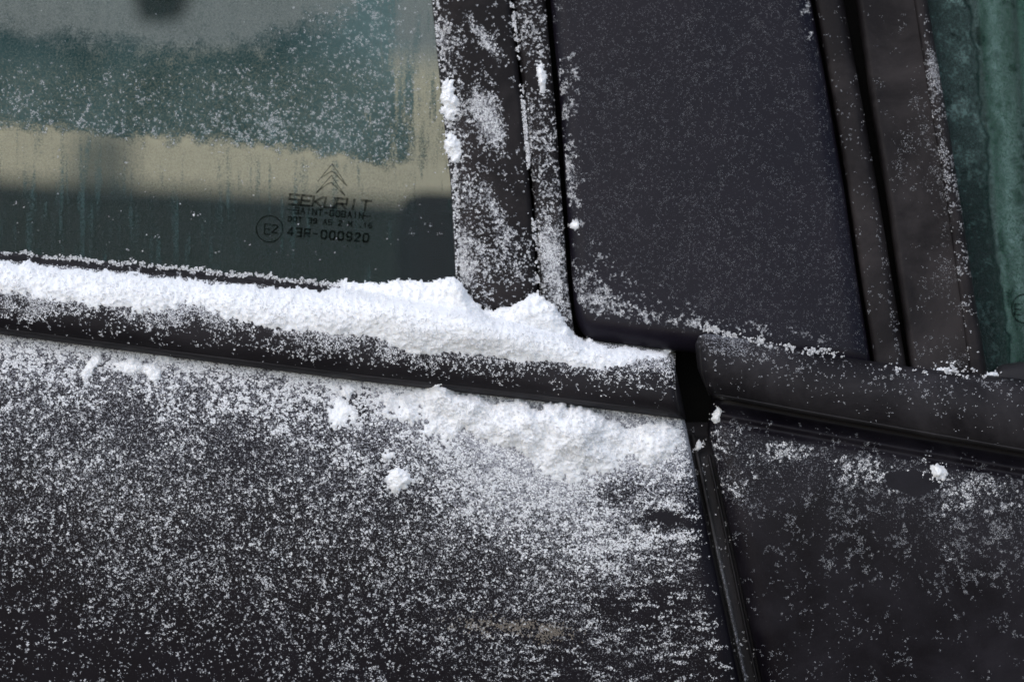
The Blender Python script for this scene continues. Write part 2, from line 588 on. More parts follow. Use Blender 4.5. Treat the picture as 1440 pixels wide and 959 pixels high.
# right door skin
d2 = GY - B_B(GX)
lb = GX - xd_b(GY)
cov_R = 0.12 + 0.012 * N60 - 0.07 * sstep(150, 330, d2)
cov_R += 0.26 * np.exp(-((d2 - 58) / 24) ** 2) * (0.6 + 0.4 * sstep(-0.5, 1, N20)) + 0.30 * sstep(80, 10, lb) * sstep(200, 60, d2) + 0.14 * np.exp(-((d2 - 105) / 60) ** 2)
cov_R += 0.50 * blob(1110, 638, 26, 12) + 0.45 * blob(1205, 652, 22, 12) + 0.25 * blob(1325, 735, 14, 20, 20) + 0.34 * blob(1335, 785, 7, 32, -35) + 0.12 * blob(1360, 775, 14, 12)
bare = sstep(1.0, 0.55, ((GX - 1280) / 44) ** 2 + ((GY - 677 - 0.06 * (GX - 1280)) / 15) ** 2 + 0.30 * N8 + 0.12 * N4)
cov_R = np.clip(cov_R * (1 - bare) * (0.3 + 0.7 * sstep(22, 48, d2)), 0.0, 0.9)

# ------------------------------------------------------------------ the car
car = bpy.data.objects.new('car', None)
COL.objects.link(car)
car.location = (0, 0, 0)
tag(car, 'black car seen close up at its door pillar, dusted with snow and frost', 'car')

moulding_A = Band(T_A, B_A, 0.020, -0.016, -0.004, 0.74, rows((939, 0.0), (946, 0.1), (955, 0.5), (965, 1.0)), 16, 0.010, 1)
moulding_B = Band(T_B, B_B, -0.003, -0.018, -0.008, 0.58, rows((990, -0.001), (982, 0.06), (978, 0.2), (982, 0.6), (992, 0.85), (1003, 1.0)), 22, 0.014, -1)


def door_a(px, py):
    d = py - B_A(px)
    y = 0.004 - 0.030 * (1 - np.exp(-np.maximum(d + 18, 0) / 85.0)) - 0.000018 * np.maximum(d, 0)
    y = y + roll(xd_a(py) - px, 26, 0.006)
    return y


def door_b(px, py):
    d = py - B_B(px)
    y = 0.000 - 0.005 * sstep(4, 24, d) - 0.010 * (1 - np.exp(-np.maximum(d - 14, 0) / 90.0)) - 0.000014 * np.maximum(d, 0)
    y = y + 0.002 * np.exp(-((d - 30) / 6.0) ** 2)
    y = y + roll(px - xd_b(py), 34, 0.009)
    return y



# lower door skins
v = np.linspace(0, 1, 200) ** 1.2
u = spaced(330, 0, 0.02)
U, V = np.meshgrid(u, v)
PX = -400 + U * 1370
for _ in range(6):
    PY = (B_A(PX) - 20) + V * (1200 - B_A(PX) + 20)
    PX = -400 + U * (xd_a(PY) + 400)
door_left = sheet('door_panel', PX, PY, door_a(PX, PY), M_PAINT, car, 0.012, frost_attr(0.85 * cov_A, PX, PY))
u = spaced(180, 0.05, 0)
U, V = np.meshgrid(u, np.linspace(0, 1, 180) ** 1.3)
PX = 1000 + U * 700
for _ in range(6):
    PY = (B_B(PX) - 12) + V * (1200 - B_B(PX) + 12)
    PX = xd_b(PY) + U * (1720 - xd_b(PY))
door_right = sheet('door_panel', PX, PY, door_b(PX, PY), M_PAINT2, car, 0.012, frost_attr(np.minimum(0.9 * cov_R, 0.32), PX, PY))
door_right['label'] = 'lower door skin with thin frost and a bare wiped patch'
door_left['label'] = 'lower door skin thickly speckled with snow grains'

# belt mouldings
ml = moulding_A.build('belt_moulding', M_RUBBER, car, -400, frost=0.6 * cov_M)
mr = moulding_B.build('belt_moulding', M_RAIL, car, 1720, frost=1.0 * cov_MB)
ml['label'] = 'black half-round belt moulding capped with snow'
mr['label'] = 'black belt moulding with a rounded bare end'


def thin_band(name, xs, yc, half, depth_f, proud, mat, parent, n=120):
    """A thin bead that runs along a surface."""
    x = np.linspace(xs[0], xs[1], n)
    v = np.linspace(-1, 1, 7)
    Xg, Vg = np.meshgrid(x, v)
    PY = yc(Xg) + Vg * half
    Y = depth_f(Xg, PY) - proud * np.sqrt(np.maximum(1 - Vg ** 2, 0)) + 0.0004
    return sheet(name, Xg, PY, Y, mat, parent, 0.002)


def up_bead(name, ys, xc, half, depth_f, proud, mat, parent, n=90, frost=None):
    y = np.linspace(ys[0], ys[1], n)
    v = np.linspace(-1, 1, 7)
    Vg, Yg = np.meshgrid(v, y)
    PXg = xc(Yg) + Vg * half
    Y = depth_f(PXg, Yg) - proud * np.sqrt(np.maximum(1 - Vg ** 2, 0)) + 0.0004
    return sheet(name, PXg, Yg, Y, mat, parent, 0.002, frost_attr(frost, PXg, Yg))


thin_band('moulding_lip', (-400, 940), lambda x: B_A(x) - 5, 4.5, moulding_A.depth, 0.0012, M_SEAL, ml)
thin_band('moulding_lip', (1004, 1720), lambda x: B_B(x) - 4, 3.2, moulding_B.depth, 0.0012, M_SEAL, mr)
up_bead('end_seam', (496, 584), rows((941, 496), (956, 584)), 1.6, moulding_A.depth, 0.0007, M_EDGE, ml)

up_bead('end_seam', (476, 556), rows((989, 476), (984, 495), (987, 525), (998, 556)), 1.5, moulding_B.depth, 0.0008, M_EDGE, mr, frost=0.12 + 0 * GX)
# wiper lip against the pane
wl = thin_band('glass_wiper', (-400, 640), lambda x: T_A(x) + 3, 6, lambda px, py: 0.017 + 0 * px, 0.004, M_SEAL, car)

# window frame of the left door: broad cover, groove, narrow cover
cover_A = Strip(xa_l, xa_g, tum(0.006), 34, 0.009, 8, 0.004, bot_cover, 30, 0.006, crown=0.002)
cover_A.build('pillar_cover', M_FRAME, car, nu=20, frost=0.75 * cov_C)['label'] = 'broad matt pillar cover with wind-packed snow patches'
xa_g2 = lambda y: xa_g(y) + 3
cover_B = Strip(xa_g2, xa_r, tum(0.008), 7, 0.004, 9, 0.004, line((740, 474), (820, 482)), 0, 0, crown=0.001)
cover_B.build('pillar_cover', M_FRAME, car, nu=12, frost=0.75 * cov_C2)['label'] = 'narrow pillar cover strip beside the door gap'
lip = Strip(lambda y: xa_l(y) - 5, lambda y: xa_l(y) + 9, tum(0.012), 5, 0.004, 5, 0.003, line((600, 402), (680, 412)))
lip.build('glass_run_lip', M_SEAL, car, nu=6)

# applique plate, seals and frame of the right door
plate = Strip(xp_l, xp_r, tum(0.005), 22, 0.006, 26, 0.005, bot_plate, 34, 0.009, crown=0.003)
plate.build('pillar_plate', M_PLATE, car, nu=34, nv=110, frost=np.maximum(0.5 * cov_P, 0.7 * cov_P2))['label'] = 'blue-black pillar plate under fine frost'
seal_1 = Strip(xs_l, xs_r, tum(0.008), 8, 0.003, 12, 0.006, line((1200, 520), (1300, 540)), crown=0.001)
seal_1.build('door_seal', M_FRAME, car, nu=10)
frame_2 = Strip(xf_l, xf_e, tum(0.006), 9, 0.006, 0, 0, line((1200, 530), (1300, 545), (1400, 556)), crown=-0.001)
frame_2.build('window_frame', M_FRAME, car, nu=16, frost=0.7 * cov_F)
edge_2 = Strip(xf_e, xf_r, tum(0.004), 7, 0.003, 9, 0.006, line((1300, 545), (1400, 556)))
edge_2.build('glass_run_lip', M_FRAME, car, nu=8, frost=0.7 * cov_E)
corner = Strip(rows((1392, 400), (1398, 512), (1404, 560)), rows((1720, 400), (1720, 560)), lambda px, py: 0.008 + 0 * px, 8, 0.004, 0, 0, line((1380, 545), (1720, 570)))


def corner_sheet():
    x = np.linspace(1396, 1720, 40)
    vv = np.linspace(0, 1, 8)
    Xg, Vg = np.meshgrid(x, vv)
    top = np.interp(Xg, [1396, 1403, 1412, 1440, 1720], [529, 520, 515, 511, 540])
    PY = top + Vg * (T_B(Xg) + 12 - top)
    Y = 0.010 - 0.006 * np.sqrt(np.maximum(1 - (1 - Vg) ** 2, 0))
    return sheet('glass_wiper', Xg, PY, Y, M_SEAL, car, 0.006)


corner_sheet()

# the gap between the doors: seal strip with two beads, and the dark body behind
gap_l, gap_r = lambda y: xd_a(y) - 6, lambda y: xd_b(y) + 8
gap = Strip(gap_l, gap_r, lambda px, py: 0.002 - 0.000020 * np.maximum(py - 600, 0) + 0.03 * sstep(650, 585, py) + 0 * px, 0, 0, 0, 0, line((900, 1200), (1200, 1200)))
gap.build('gap_seal', M_SEAL, car, ytop=575, nu=10, nv=90)
up_bead('seal_bead', (612, 1190), lambda y: xd_a(y) + 7 + 0.005 * (y - 600), 4.0, gap.depth, 0.0065, M_EDGE, car, frost=0.15 + 0.4 * sstep(740, 800, GY))  # frost tone, paler lower down, also paints in the lit door rim
up_bead('seal_bead', (640, 1190), lambda y: xd_b(y) - 6, 2.6, gap.depth, 0.0055, M_SEAL, car, frost=0.06 + 0 * GX)


def box(name, lo, hi, mat, parent):
    (a, b, c), (d, e, f) = lo, hi
    Vb = [(a, b, c), (d, b, c), (d, e, c), (a, e, c), (a, b, f), (d, b, f), (d, e, f), (a, e, f)]
    Fb = [(0, 3, 2, 1), (4, 5, 6, 7), (0, 1, 5, 4), (1, 2, 6, 5), (2, 3, 7, 6), (3, 0, 4, 7)]
    return new_mesh(name, Vb, Fb, mat, parent, smooth=False)


inner = Strip(lambda y: xa_l(y) + 6, lambda y: xf_r(y) - 8, tum(0.034), ybot=line((600, 1200), (1400, 1200)))
inner.build('body_pillar', M_DARK, car, nu=6, nv=30, th=0.05)

# panes
M_PLAIN_H = 470


def smear(a, b):
    return sstep(a, b, GX)


VST = mixf((1.0, gn(1.3, 1, 14)), (0.8, gn(3.0, 1, 12)), (0.6, gn(8, 1, 8)))
film_up = line((-160, 20), (0, 42), (200, 66), (330, 70), (370, 50), (430, 32), (480, 30), (500, 5), (520, -60), (700, -400))
film_lo = line((-160, 160), (0, 176), (100, 182), (200, 196), (330, 203), (450, 219), (540, 228), (600, 232), (640, 236))
jag = 3.5 * N4 + 2.0 * N2 + 3.0 * N8
zone = sstep(-34, 24, (GY - film_up(GX)) + jag * 1.2) * sstep(-12, 12, (film_lo(GX) - GY) + 0.8 * jag)
zone *= 1 - 0.88 * sstep(536, 606, GX - 0.08 * (GY - 150) + 6 * N8 + 16 * VST)
low = sstep(0, 12, GY - film_lo(GX))
# film strength: iced band, a thin misting below it and at the top
film_A = 0.90 * zone
film_A = np.maximum(film_A, 0.16 * low * (0.6 + 0.6 * sstep(-0.3, 1.5, VST)) * (1 - 0.8 * sstep(570, 600, GX)))
film_A = np.maximum(film_A, 0.22 * (1 - sstep(-3, 4, GY - film_up(GX) + jag)) * (0.7 + 0.3 * sstep(-1, 1, VST)))
film_A += 0.30 * sstep(0.3, 2.2, VST) * low * (1 - sstep(575, 600, GX))
clearer = sstep(572, 600, GX)
film_A = np.maximum(film_A, 0.55 * clearer * sstep(0.9, 1.6, VST) * (1 - sstep(250, 330, GY)))
film_A = np.clip(film_A, 0, 1)
dens_speck = 0.22 + 0.55 * np.exp(-((GX - 345) / 75) ** 2 - ((GY - 185) / 45) ** 2) + 0.35 * sstep(110, 215, GY) * zone + 0.35 * sstep(380, 560, GX) * sstep(230, 80, GY) - 0.30 * sstep(120, 60, GY) * sstep(420, 330, GX)
tone_A = 0.09 + 0.10 * N20 * 0.2 + 0.30 * np.clip(dens_speck, 0, 1) * sstep(-0.2, 1.6, SPECK) + 0.2 * sstep(380, 560, GX) * sstep(200, 60, GY)
tone_A = np.where(low > 0.5, 0.10 + 0.04 * VST, tone_A)
tone_A = np.clip(tone_A, 0, 1)


def pane(name, x_l, x_r, y_t, y_b, depth, film, tone, mat, step):
    def axis(a, b, lo, hi):                # fine where the ice shows, coarse beyond
        return np.unique(np.concatenate([np.linspace(a, max(a, lo), 8), np.arange(max(a, lo), min(b, hi), step), np.linspace(min(b, hi), b, 8)]))
    xs = axis(x_l, x_r, -120, 1560)
    ys = axis(y_t, y_b, -110, 600)
    PXg, PYg = np.meshgrid(xs.astype(float), ys.astype(float))
    return sheet(name, PXg, PYg, depth(PXg, PYg), mat, car, 0.004,
                 {'film': samp(film, PXg, PYg), 'tone': samp(tone, PXg, PYg)})


glass_a_depth = tum(0.020)
glass_b_depth = tum(0.022)
pane_A = pane('window_pane', -400, 668, -470, 470, glass_a_depth, film_A, tone_A, M_GLASS, 2.4)
pane_A['label'] = 'tinted pane with an iced band and etched maker lettering'

# right pane: dark iced strip by the frame, wavy meltwater edge, paler beyond
edge_b = rows((1365, -140), (1362, 0), (1372, 80), (1380, 160), (1388, 230), (1396, 320), (1410, 420), (1428, 560))
wob = 3.0 * N8 + 1.2 * N4
dB = GX - edge_b(GY) + wob
dark = sstep(2, -3, dB)
film_B = np.clip(0.55 * dark + 0.34 * (1 - dark) + 0.3 * sstep(0.6, 1.5, CLUMP), 0, 0.95)
blots = sstep(0.75, 1.1, mixf((1, N4), (0.7, N8)))
tone_B = (0.05 + 0.16 * sstep(330, 120, GY) * sstep(-75, -30, dB)) * dark + 0.46 * (1 - dark) * sstep(1480, 1400, GX + 0.1 * (300 - GY) * (GY < 300)) + dark * 0.34 * sstep(0.5, 1.5, mixf((1, N8), (1, N20))) * sstep(300, 60, GY) + 0.12 * dark * sstep(0.6, 1.4, CLUMP)
tone_B = tone_B - 0.28 * (1 - dark) * blots + 0.10 * (1 - dark) * gn(10, 1, 10)
tone_B += (1 - dark) * (0.30 * np.exp(-((dB - 30) / 9) ** 2) - 0.24 * np.exp(-((dB - 14) / 5) ** 2) + 0.10 * np.exp(-((dB - 52) / 8) ** 2) + 0.05 * VST)
for _ in range(110):                       # melted droplets leave round dark spots
    _y = RNG.uniform(-60, 540); _x = float(edge_b(_y)) + RNG.uniform(-45, 80); _r = RNG.uniform(1.5, 4.5)
    i0_, j0_ = int(_y - Y0), int(_x - X0)
    if 12 < j0_ < GW - 12 and 12 < i0_ < GH - 12:
        w_ = (slice(i0_ - 12, i0_ + 12), slice(j0_ - 12, j0_ + 12))
        tone_B[w_] *= 1 - 0.6 * sstep(_r + 1, _r - 1, np.hypot(GX[w_] - _x, GY[w_] - _y))
tone_B *= 1 - 0.95 * np.exp(-(dB / 2.4) ** 2)
film_B = np.maximum(film_B, 0.95 * np.exp(-(dB / 2.0) ** 2))
tone_B = np.clip(tone_B, 0, 1)
pane_B = pane('window_pane', 1286, 1720, -470, 556, glass_b_depth, film_B, tone_B, M_GLASS2, 2.0)
pane_B['label'] = 'green tinted pane with blotchy ice and a wavy melt line'

# ------------------------------------------------------------------ lettering on the panes
SL = math.radians(4.7)           # the lettering follows the belt line


def glass_pt(px, py, depth, off=0.0005):
    return W3(px, py, depth(np.asarray(px, float), np.asarray(py, float)) - off)


def strokes(name, polys, width, parent, depth, closed=False):
    """Flat ink lines of the given width (pixels) along polylines in pixel units."""
    V, F = [], []
    for pl in polys:
        pl = np.asarray(pl, float)
        n = len(pl)
        for i in range(n - 1 if not closed else n):
            a, b = pl[i], pl[(i + 1) % n]
            d = b - a
            L = np.hypot(*d)
            d = d / L
            nrm = np.array([-d[1], d[0]]) * width / 2
            e = d * width * 0.35
            q = [a - e + nrm, b + e + nrm, b + e - nrm, a - e - nrm]
            k = len(V)
            off = 0.0005 + 0.00003 * (len(F) % 5)
            V += [glass_pt(p[0], p[1], depth, off) for p in q]
            F.append((k, k + 1, k + 2, k + 3))
    return new_mesh(name, V, F, M_INK, parent, smooth=False)


def slant(x0, y0, sx, sy, pts, italic=0.0):
    out = []
    for (a, b) in pts:                       # a right, b up
        X, Yp = a * sx + italic * b * sy, -b * sy
        out.append((x0 + X * math.cos(SL) - Yp * math.sin(SL) * 1.0, y0 + X * math.sin(SL) + Yp * math.cos(SL)))
    return out


GLYPH = {
    'S': [[(1, 1), (0, 1), (0, .52), (1, .52), (1, 0), (0, 0)]],
    'E': [[(1, 1), (0, 1), (0, 0), (1, 0)], [(0, .5), (.9, .5)]],
    'K': [[(0, 0), (0, 1)], [(1, 1), (.2, .5), (1, 0)]],
    'U': [[(0, 1), (0, 0), (1, 0), (1, 1)]],
    'R': [[(0, 0), (0, 1), (1, 1), (1, .48), (0, .48)], [(.5, .48), (1, 0)]],
    'I': [[(.5, 0), (.5, 1)]],
    'T': [[(0, 1), (1, 1)], [(.5, 1), (.5, 0)]],
    'A': [[(0, 0), (.5, 1), (1, 0)], [(.2, .35), (.8, .35)]],
    'N': [[(0, 0), (0, 1), (1, 0), (1, 1)]],
    'G': [[(1, .85), (.8, 1), (.2, 1), (0, .8), (0, .2), (.2, 0), (.8, 0), (1, .2), (1, .5), (.6, .5)]],
    'O': [[(.2, 0), (0, .2), (0, .8), (.2, 1), (.8, 1), (1, .8), (1, .2), (.8, 0), (.2, 0)]],
    'B': [[(0, 0), (0, 1), (.8, 1), (1, .8), (.8, .52), (0, .52)], [(.8, .52), (1, .25), (.8, 0), (0, 0)]],
    'D': [[(0, 0), (0, 1), (.7, 1), (1, .7), (1, .3), (.7, 0), (0, 0)]],
    'M': [[(0, 0), (0, 1), (.5, .4), (1, 1), (1, 0)]],
    '3': [[(0, 1), (1, 1), (1, 0), (0, 0)], [(.3, .52), (1, .52)]],
    '9': [[(1, .48), (.2, .45), (0, .7), (.2, 1), (.8, 1), (1, .8), (1, .2), (.7, 0), (.1, 0)]],
    '2': [[(0, .8), (.3, 1), (.8, 1), (1, .75), (0, 0), (1, 0)]],
    '4': [[(.75, 0), (.75, 1), (0, .3), (1, .3)]],
    '0': [[(.2, 0), (0, .2), (0, .8), (.2, 1), (.8, 1), (1, .8), (1, .2), (.8, 0), (.2, 0)]],
    '1': [[(.2, .8), (.5, 1), (.5, 0)]],
    '6': [[(.9, 1), (.3, 1), (0, .6), (0, .2), (.2, 0), (.8, 0), (1, .2), (.9, .5), (0, .5)]],
    '-': [[(.1, .5), (.9, .5)]],
    '.': [[(.45, 0), (.55, .08)]],
    '_': [[(-.3, .5), (1.3, .5)]],
    ' ': [],
}


def write(name, text, x0, y0, x1, h, width, parent, depth, fill=0.68, italic=0.0, thin=()):
    """text from x0 to x1 (pixels), its base line at y0 under x0, h high."""
    n = len(text)
    adv = (x1 - x0) / math.cos(SL) / n
    polys = []
    for i, ch in enumerate(text):
        w = adv * (0.45 if ch == 'I' else fill)
        ox = i * adv + (adv - w) / 2
        for pl in GLYPH[ch]:
            polys.append(slant(x0, y0, 1, 1, [(ox + a * w, b * h) for a, b in pl], italic))
    return strokes(name, polys, width, parent, depth)


write('maker_lettering', 'SEKURIT', 404, 287, 521, 14, 3.3, pane_A, glass_a_depth, 0.80, 0.10)
write('company_lettering', '_SAINT-GOBAIN_', 405, 299, 520, 8, 2.2, pane_A, glass_a_depth, 0.66)
write('approval_lettering', 'DOT 39 AS 2 M .16', 404, 311, 524, 6.5, 2.0, pane_A, glass_a_depth, 0.62)
write('approval_number', '43R-000920', 402, 331, 520, 11, 2.8, pane_A, glass_a_depth, 0.60)
write('date_dots', '. . . .', 447, 343, 512, 5, 1.8, pane_A, glass_a_depth, 0.5)
ang = np.linspace(0, 2 * math.pi, 41)[:-1]
strokes('approval_circle', [np.stack([379 + 18.5 * np.cos(ang), 322 + 18.5 * np.sin(ang)], -1)], 1.7, pane_A, glass_a_depth, closed=True)
write('approval_letter', 'E', 370, 329, 381, 14, 2.0, pane_A, glass_a_depth, 0.7)
write('approval_letter', '2', 381, 327, 391, 11, 2.0, pane_A, glass_a_depth, 0.8)
strokes('chevron_emblem', [[(447, 255), (457, 243), (467, 231), (478, 246), (487, 261)],
                           [(452, 250), (466, 241), (470, 243), (487, 261)],
                           [(445, 271), (466, 247), (485, 275)],
                           [(445, 271), (460, 259), (466, 257), (485, 275)]], 1.5, pane_A, glass_a_depth)
strokes('approval_circle', [np.stack([1440 + 17 * np.cos(ang), 434 + 20 * np.sin(ang)], -1)], 2.0, pane_B, glass_b_depth, closed=True)
write('approval_letter', 'E', 1425, 442, 1438, 15, 2.4, pane_B, glass_b_depth, 0.75)

# ------------------------------------------------------------------ cabin and what shows through it
M_BEIGE = plain('beige_wall', (0.53, 0.42, 0.305), 0.9, 0.08, 1.2)
M_GREY = plain('grey_wall', (0.22, 0.21, 0.205), 0.9, 0.12, 1.0)
M_FAR = plain('inner_pillar_trim', (0.34, 0.42, 0.40), 0.7, 0.05, 5)
ROOF = 1.235  # unseen box of roof, floor and ends, added to keep the cabin dark
box('shading_roof', (-1.6, 0.075, ROOF), (1.6, 1.45, ROOF + 0.04), M_DARK, car)
box('floor_pan', (-1.6, 0.05, 0.25), (1.6, 1.45, 0.29), M_DARK, car)
box('cabin_end', (-1.64, 0.05, 0.25), (-1.6, 1.45, ROOF), M_TRIM, car)
box('cabin_end', (1.6, 0.05, 0.25), (1.64, 1.45, ROOF), M_TRIM, car)


def far_quad(name, pts, y, th, mat, parent):
    """A plate across the cabin: outline in pixels at depth y."""
    P = [W3(p[0], p[1], y) for p in pts]
    n = len(P)
    V = P + [p + np.array([0, th, 0]) for p in P]
    me = bpy.data.meshes.new(name)
    me.from_pydata([tuple(p) for p in V], [], [tuple(range(n)), tuple(range(2 * n - 1, n - 1, -1))] + [(i, (i + 1) % n, n + (i + 1) % n, n + i)[::-1] for i in range(n)])
    me.materials.append(mat)
    o = bpy.data.objects.new(name, me)
    COL.objects.link(o)
    o.parent = parent
    return o


M_STAND_IN = plain('stand_in_post_brown', (0.20, 0.175, 0.135), 0.9, 0.1, 20)
far_quad('opposite_door_trim', [(-1100, 165), (0, 258), (380, 277), (640, 294), (1900, 420), (1900, 1400), (-1100, 1400)], 1.35, 0.05, M_TRIM, car)
far_quad('dark_seat_plate', [(560, 300), (585, 292), (760, 300), (800, 900), (540, 900)], 0.42, 0.12, M_DARK, car)
far_quad('headrest', [(180, -30), (185, -160), (255, -160), (258, -10), (240, 32), (196, 32)], 0.85, 0.08, M_TRIM, car)
far_quad('dark_seat_plate', [(1180, -200), (1720, -200), (1760, 900), (1180, 900)], 0.46, 0.12, M_DARK, car)  # dark plate added to black out the far window behind the right pane
far_quad('inner_pillar_trim', [(1340, -400), (1420, -400), (1475, 640), (1430, 640)], 0.16, 0.03, M_FAR, car)
far_quad('inner_pillar_trim', [(1405, -400), (1445, -400), (1500, 640), (1470, 640)], 0.14, 0.03, M_FAR, car)
po = far_quad('stand_in_post', [(96, 420), (100, 215), (112, 190), (150, 186), (166, 205), (172, 420)], 3.0, 0.14, M_STAND_IN, None)  # made-up post standing in for a darker smear in the window
for v_ in po.data.vertices:
    if v_.co.z < W3(130, 400, 3.0)[2]:
        v_.co.z = 0.0
tag(po, 'made-up grey-brown post darkening the beige wall beyond the side window', 'post')
w_lo = box('garden_wall', (-2.5, 3.6, 0.0), (1.6, 3.75, 0.93), M_BEIGE, None)
tag(w_lo, 'beige wall blurred beyond the side window of the car', 'wall')
w_hi = box('building_wall', (-3.5, 5.0, 0.0), (3.0, 5.2, 3.2), M_GREY, None)
tag(w_hi, 'grey wall blurred beyond the top of the side window', 'wall')

# ------------------------------------------------------------------ snow
ICO_V, ICO_F = None, None


def ico():
    t = (1 + 5 ** 0.5) / 2
    v = np.array([(-1, t, 0), (1, t, 0), (-1, -t, 0), (1, -t, 0), (0, -1, t), (0, 1, t), (0, -1, -t), (0, 1, -t), (t, 0, -1), (t, 0, 1), (-t, 0, -1), (-t, 0, 1)], float)
    v /= np.linalg.norm(v[0])
    f = np.array([(0, 11, 5), (0, 5, 1), (0, 1, 7), (0, 7, 10), (0, 10, 11), (1, 5, 9), (5, 11, 4), (11, 10, 2), (10, 7, 6), (7, 1, 8), (3, 9, 4), (3, 4, 2), (3, 2, 6), (3, 6, 8), (3, 8, 9), (4, 9, 5), (2, 4, 11), (6, 2, 10), (8, 6, 7), (9, 8, 1)])
    return v, f


OCT_V = np.array([(1, 0, 0), (-1, 0, 0), (0, 1, 0), (0, -1, 0), (0, 0, 1), (0, 0, -1)], float)
OCT_F = np.array([(0, 2, 4), (2, 1, 4), (1, 3, 4), (3, 0, 4), (2, 0, 5), (1, 2, 5), (3, 1, 5), (0, 3, 5)])
ICO_V, ICO_F = ico()
TET_V = 1.32 * np.array([(1, 1, 1), (1, -1, -1), (-1, 1, -1), (-1, -1, 1)], float) / 3 ** 0.5
TET_F = np.array([(0, 1, 2), (0, 3, 1), (0, 2, 3), (1, 3, 2)])


def rot_mats(n):
    q = RNG.standard_normal((n, 4)); q /= np.linalg.norm(q, axis=1)[:, None]
    w, x, y, z = q.T
    return np.stack([np.stack([1 - 2 * (y * y + z * z), 2 * (x * y - z * w), 2 * (x * z + y * w)], -1),
                     np.stack([2 * (x * y + z * w), 1 - 2 * (x * x + z * z), 2 * (y * z - x * w)], -1),
                     np.stack([2 * (x * z - y * w), 2 * (y * z + x * w), 1 - 2 * (x * x + y * y)], -1)], 1)


def grain_mesh(name, C, R, tone, mat, shape='oct', smooth=False, flat=1.0, wide=1.0):
    BV, BF = {'oct': (OCT_V, OCT_F), 'ico': (ICO_V, ICO_F), 'tet': (TET_V, TET_F)}[shape]
    n, k = len(C), len(BV)
    r = R[:, None] * RNG.uniform(0.6, 1.25, (n, k))
    V = np.einsum('nij,kj->nki', rot_mats(n), BV) * r[..., None]
    V[..., 1] *= flat
    V[..., 0] *= wide
    V = V + C[:, None, :]
    F = (BF[None] + (np.arange(n) * k)[:, None, None]).reshape(-1, 3)
    o = new_mesh(name, V.reshape(-1, 3), F, mat, None, smooth=smooth)
    at = o.data.attributes.new('tone', 'FLOAT', 'POINT')
    at.data.foreach_set('value', np.repeat(tone, k).astype(np.float32))
    return o


def scatter(name, depth, mask, n, rmin, rmax, label, tone_lo=0.2, tone_hi=1.0, shape='tet', flat=0.7, wide=1.0, lift=0.25, power=2.0, tone_f=None):
    idx = np.flatnonzero(mask.ravel())
    if len(idx) == 0:
        return None
    pick = idx[RNG.integers(0, len(idx), n)]
    px = pick % GW + X0 + RNG.uniform(-.5, .5, n)
    py = pick // GW + Y0 + RNG.uniform(-.5, .5, n)
    r = (rmin + (rmax - rmin) * RNG.random(n) ** power) * S
    C = W3(px, py, depth(px, py) - r * lift)
    tone = RNG.uniform(tone_lo, tone_hi, n)
    if tone_f is not None:
        tone = np.clip(tone * samp(tone_f, px, py), 0, 1)
    o = grain_mesh(name, C, r, tone, M_GRAIN, shape, shape == 'ico', flat, wide)
    tag(o, label, 'snow', None, 'stuff')
    return o


def ramp_tone(field, cover, lo=0.35, span=1.1):
    """Grains in the middle of a cluster are whole and white, those at its rim thin and grey."""
    q = np.sort(field[::7, ::7].ravel())
    thr = np.interp(1 - np.clip(cover, 0, 1), np.linspace(0, 1, len(q)), q)
    return np.clip(lo + (field - thr) / span, 0.1, 1.0)


# --- left door skin
onA = (dA > -2) & (GX < xd_a(GY) - 5) & frame_m
flk = sstep(-140, 120, (GX - 790) + 0.9 * (GY - 800))
fld = (1 - flk) * SPECK + flk * FLAKE
fld /= fld.std()
mA = inside(fld, cov_A * 0.9) & onA
tf = ramp_tone(fld, cov_A * 0.9, 0.3, 1.3) * np.clip(1.1 - 0.5 * sstep(80, 480, dA), 0.35, 1)
scatter('snow_grains', door_a, mA, 140000, 0.34, 1.3, 'fine snow grains frozen all over the lower left door skin', 0.45, 1.0, tone_f=tf)
mAi = inside(fld, cov_A * 0.28) & onA
scatter('snow_flakes', door_a, mAi, 13000, 0.6, 1.7, 'larger snow flakes stuck on the lower left door skin', 0.6, 1.0, 'oct', 0.6, 1.25, tone_f=np.clip(1.1 - 0.45 * sstep(80, 480, dA), 0, 1))

mAw = inside(fld, np.clip(cov_A - 0.25, 0, 1)) & onA & (cov_A > 0.55)
scatter('snow_flakes', door_a, mAw, 26000, 0.5, 1.5, 'whitest snow flakes just below the bank on the left door', 0.75, 1.0, 'tet', 0.7, 1.2)

grit = inside(SPECK, 0.75 * blob(715, 880, 70, 11, 3) + 0.6 * blob(778, 892, 18, 8)) & onA & (np.abs(GX - 720) < 120) & (np.abs(GY - 884) < 30)
go = scatter('dirty_ice', door_a, grit, 3200, 0.35, 1.2, 'brownish smear of gritty ice low on the left door', 0.1, 0.8)
m_, nt_, b_ = mat_new('gritty_ice')
b_.inputs['Base Color'].default_value = (0.20, 0.175, 0.145, 1)
b_.inputs['Roughness'].default_value = 0.8
go.data.materials[0] = m_
go['category'] = 'ice'

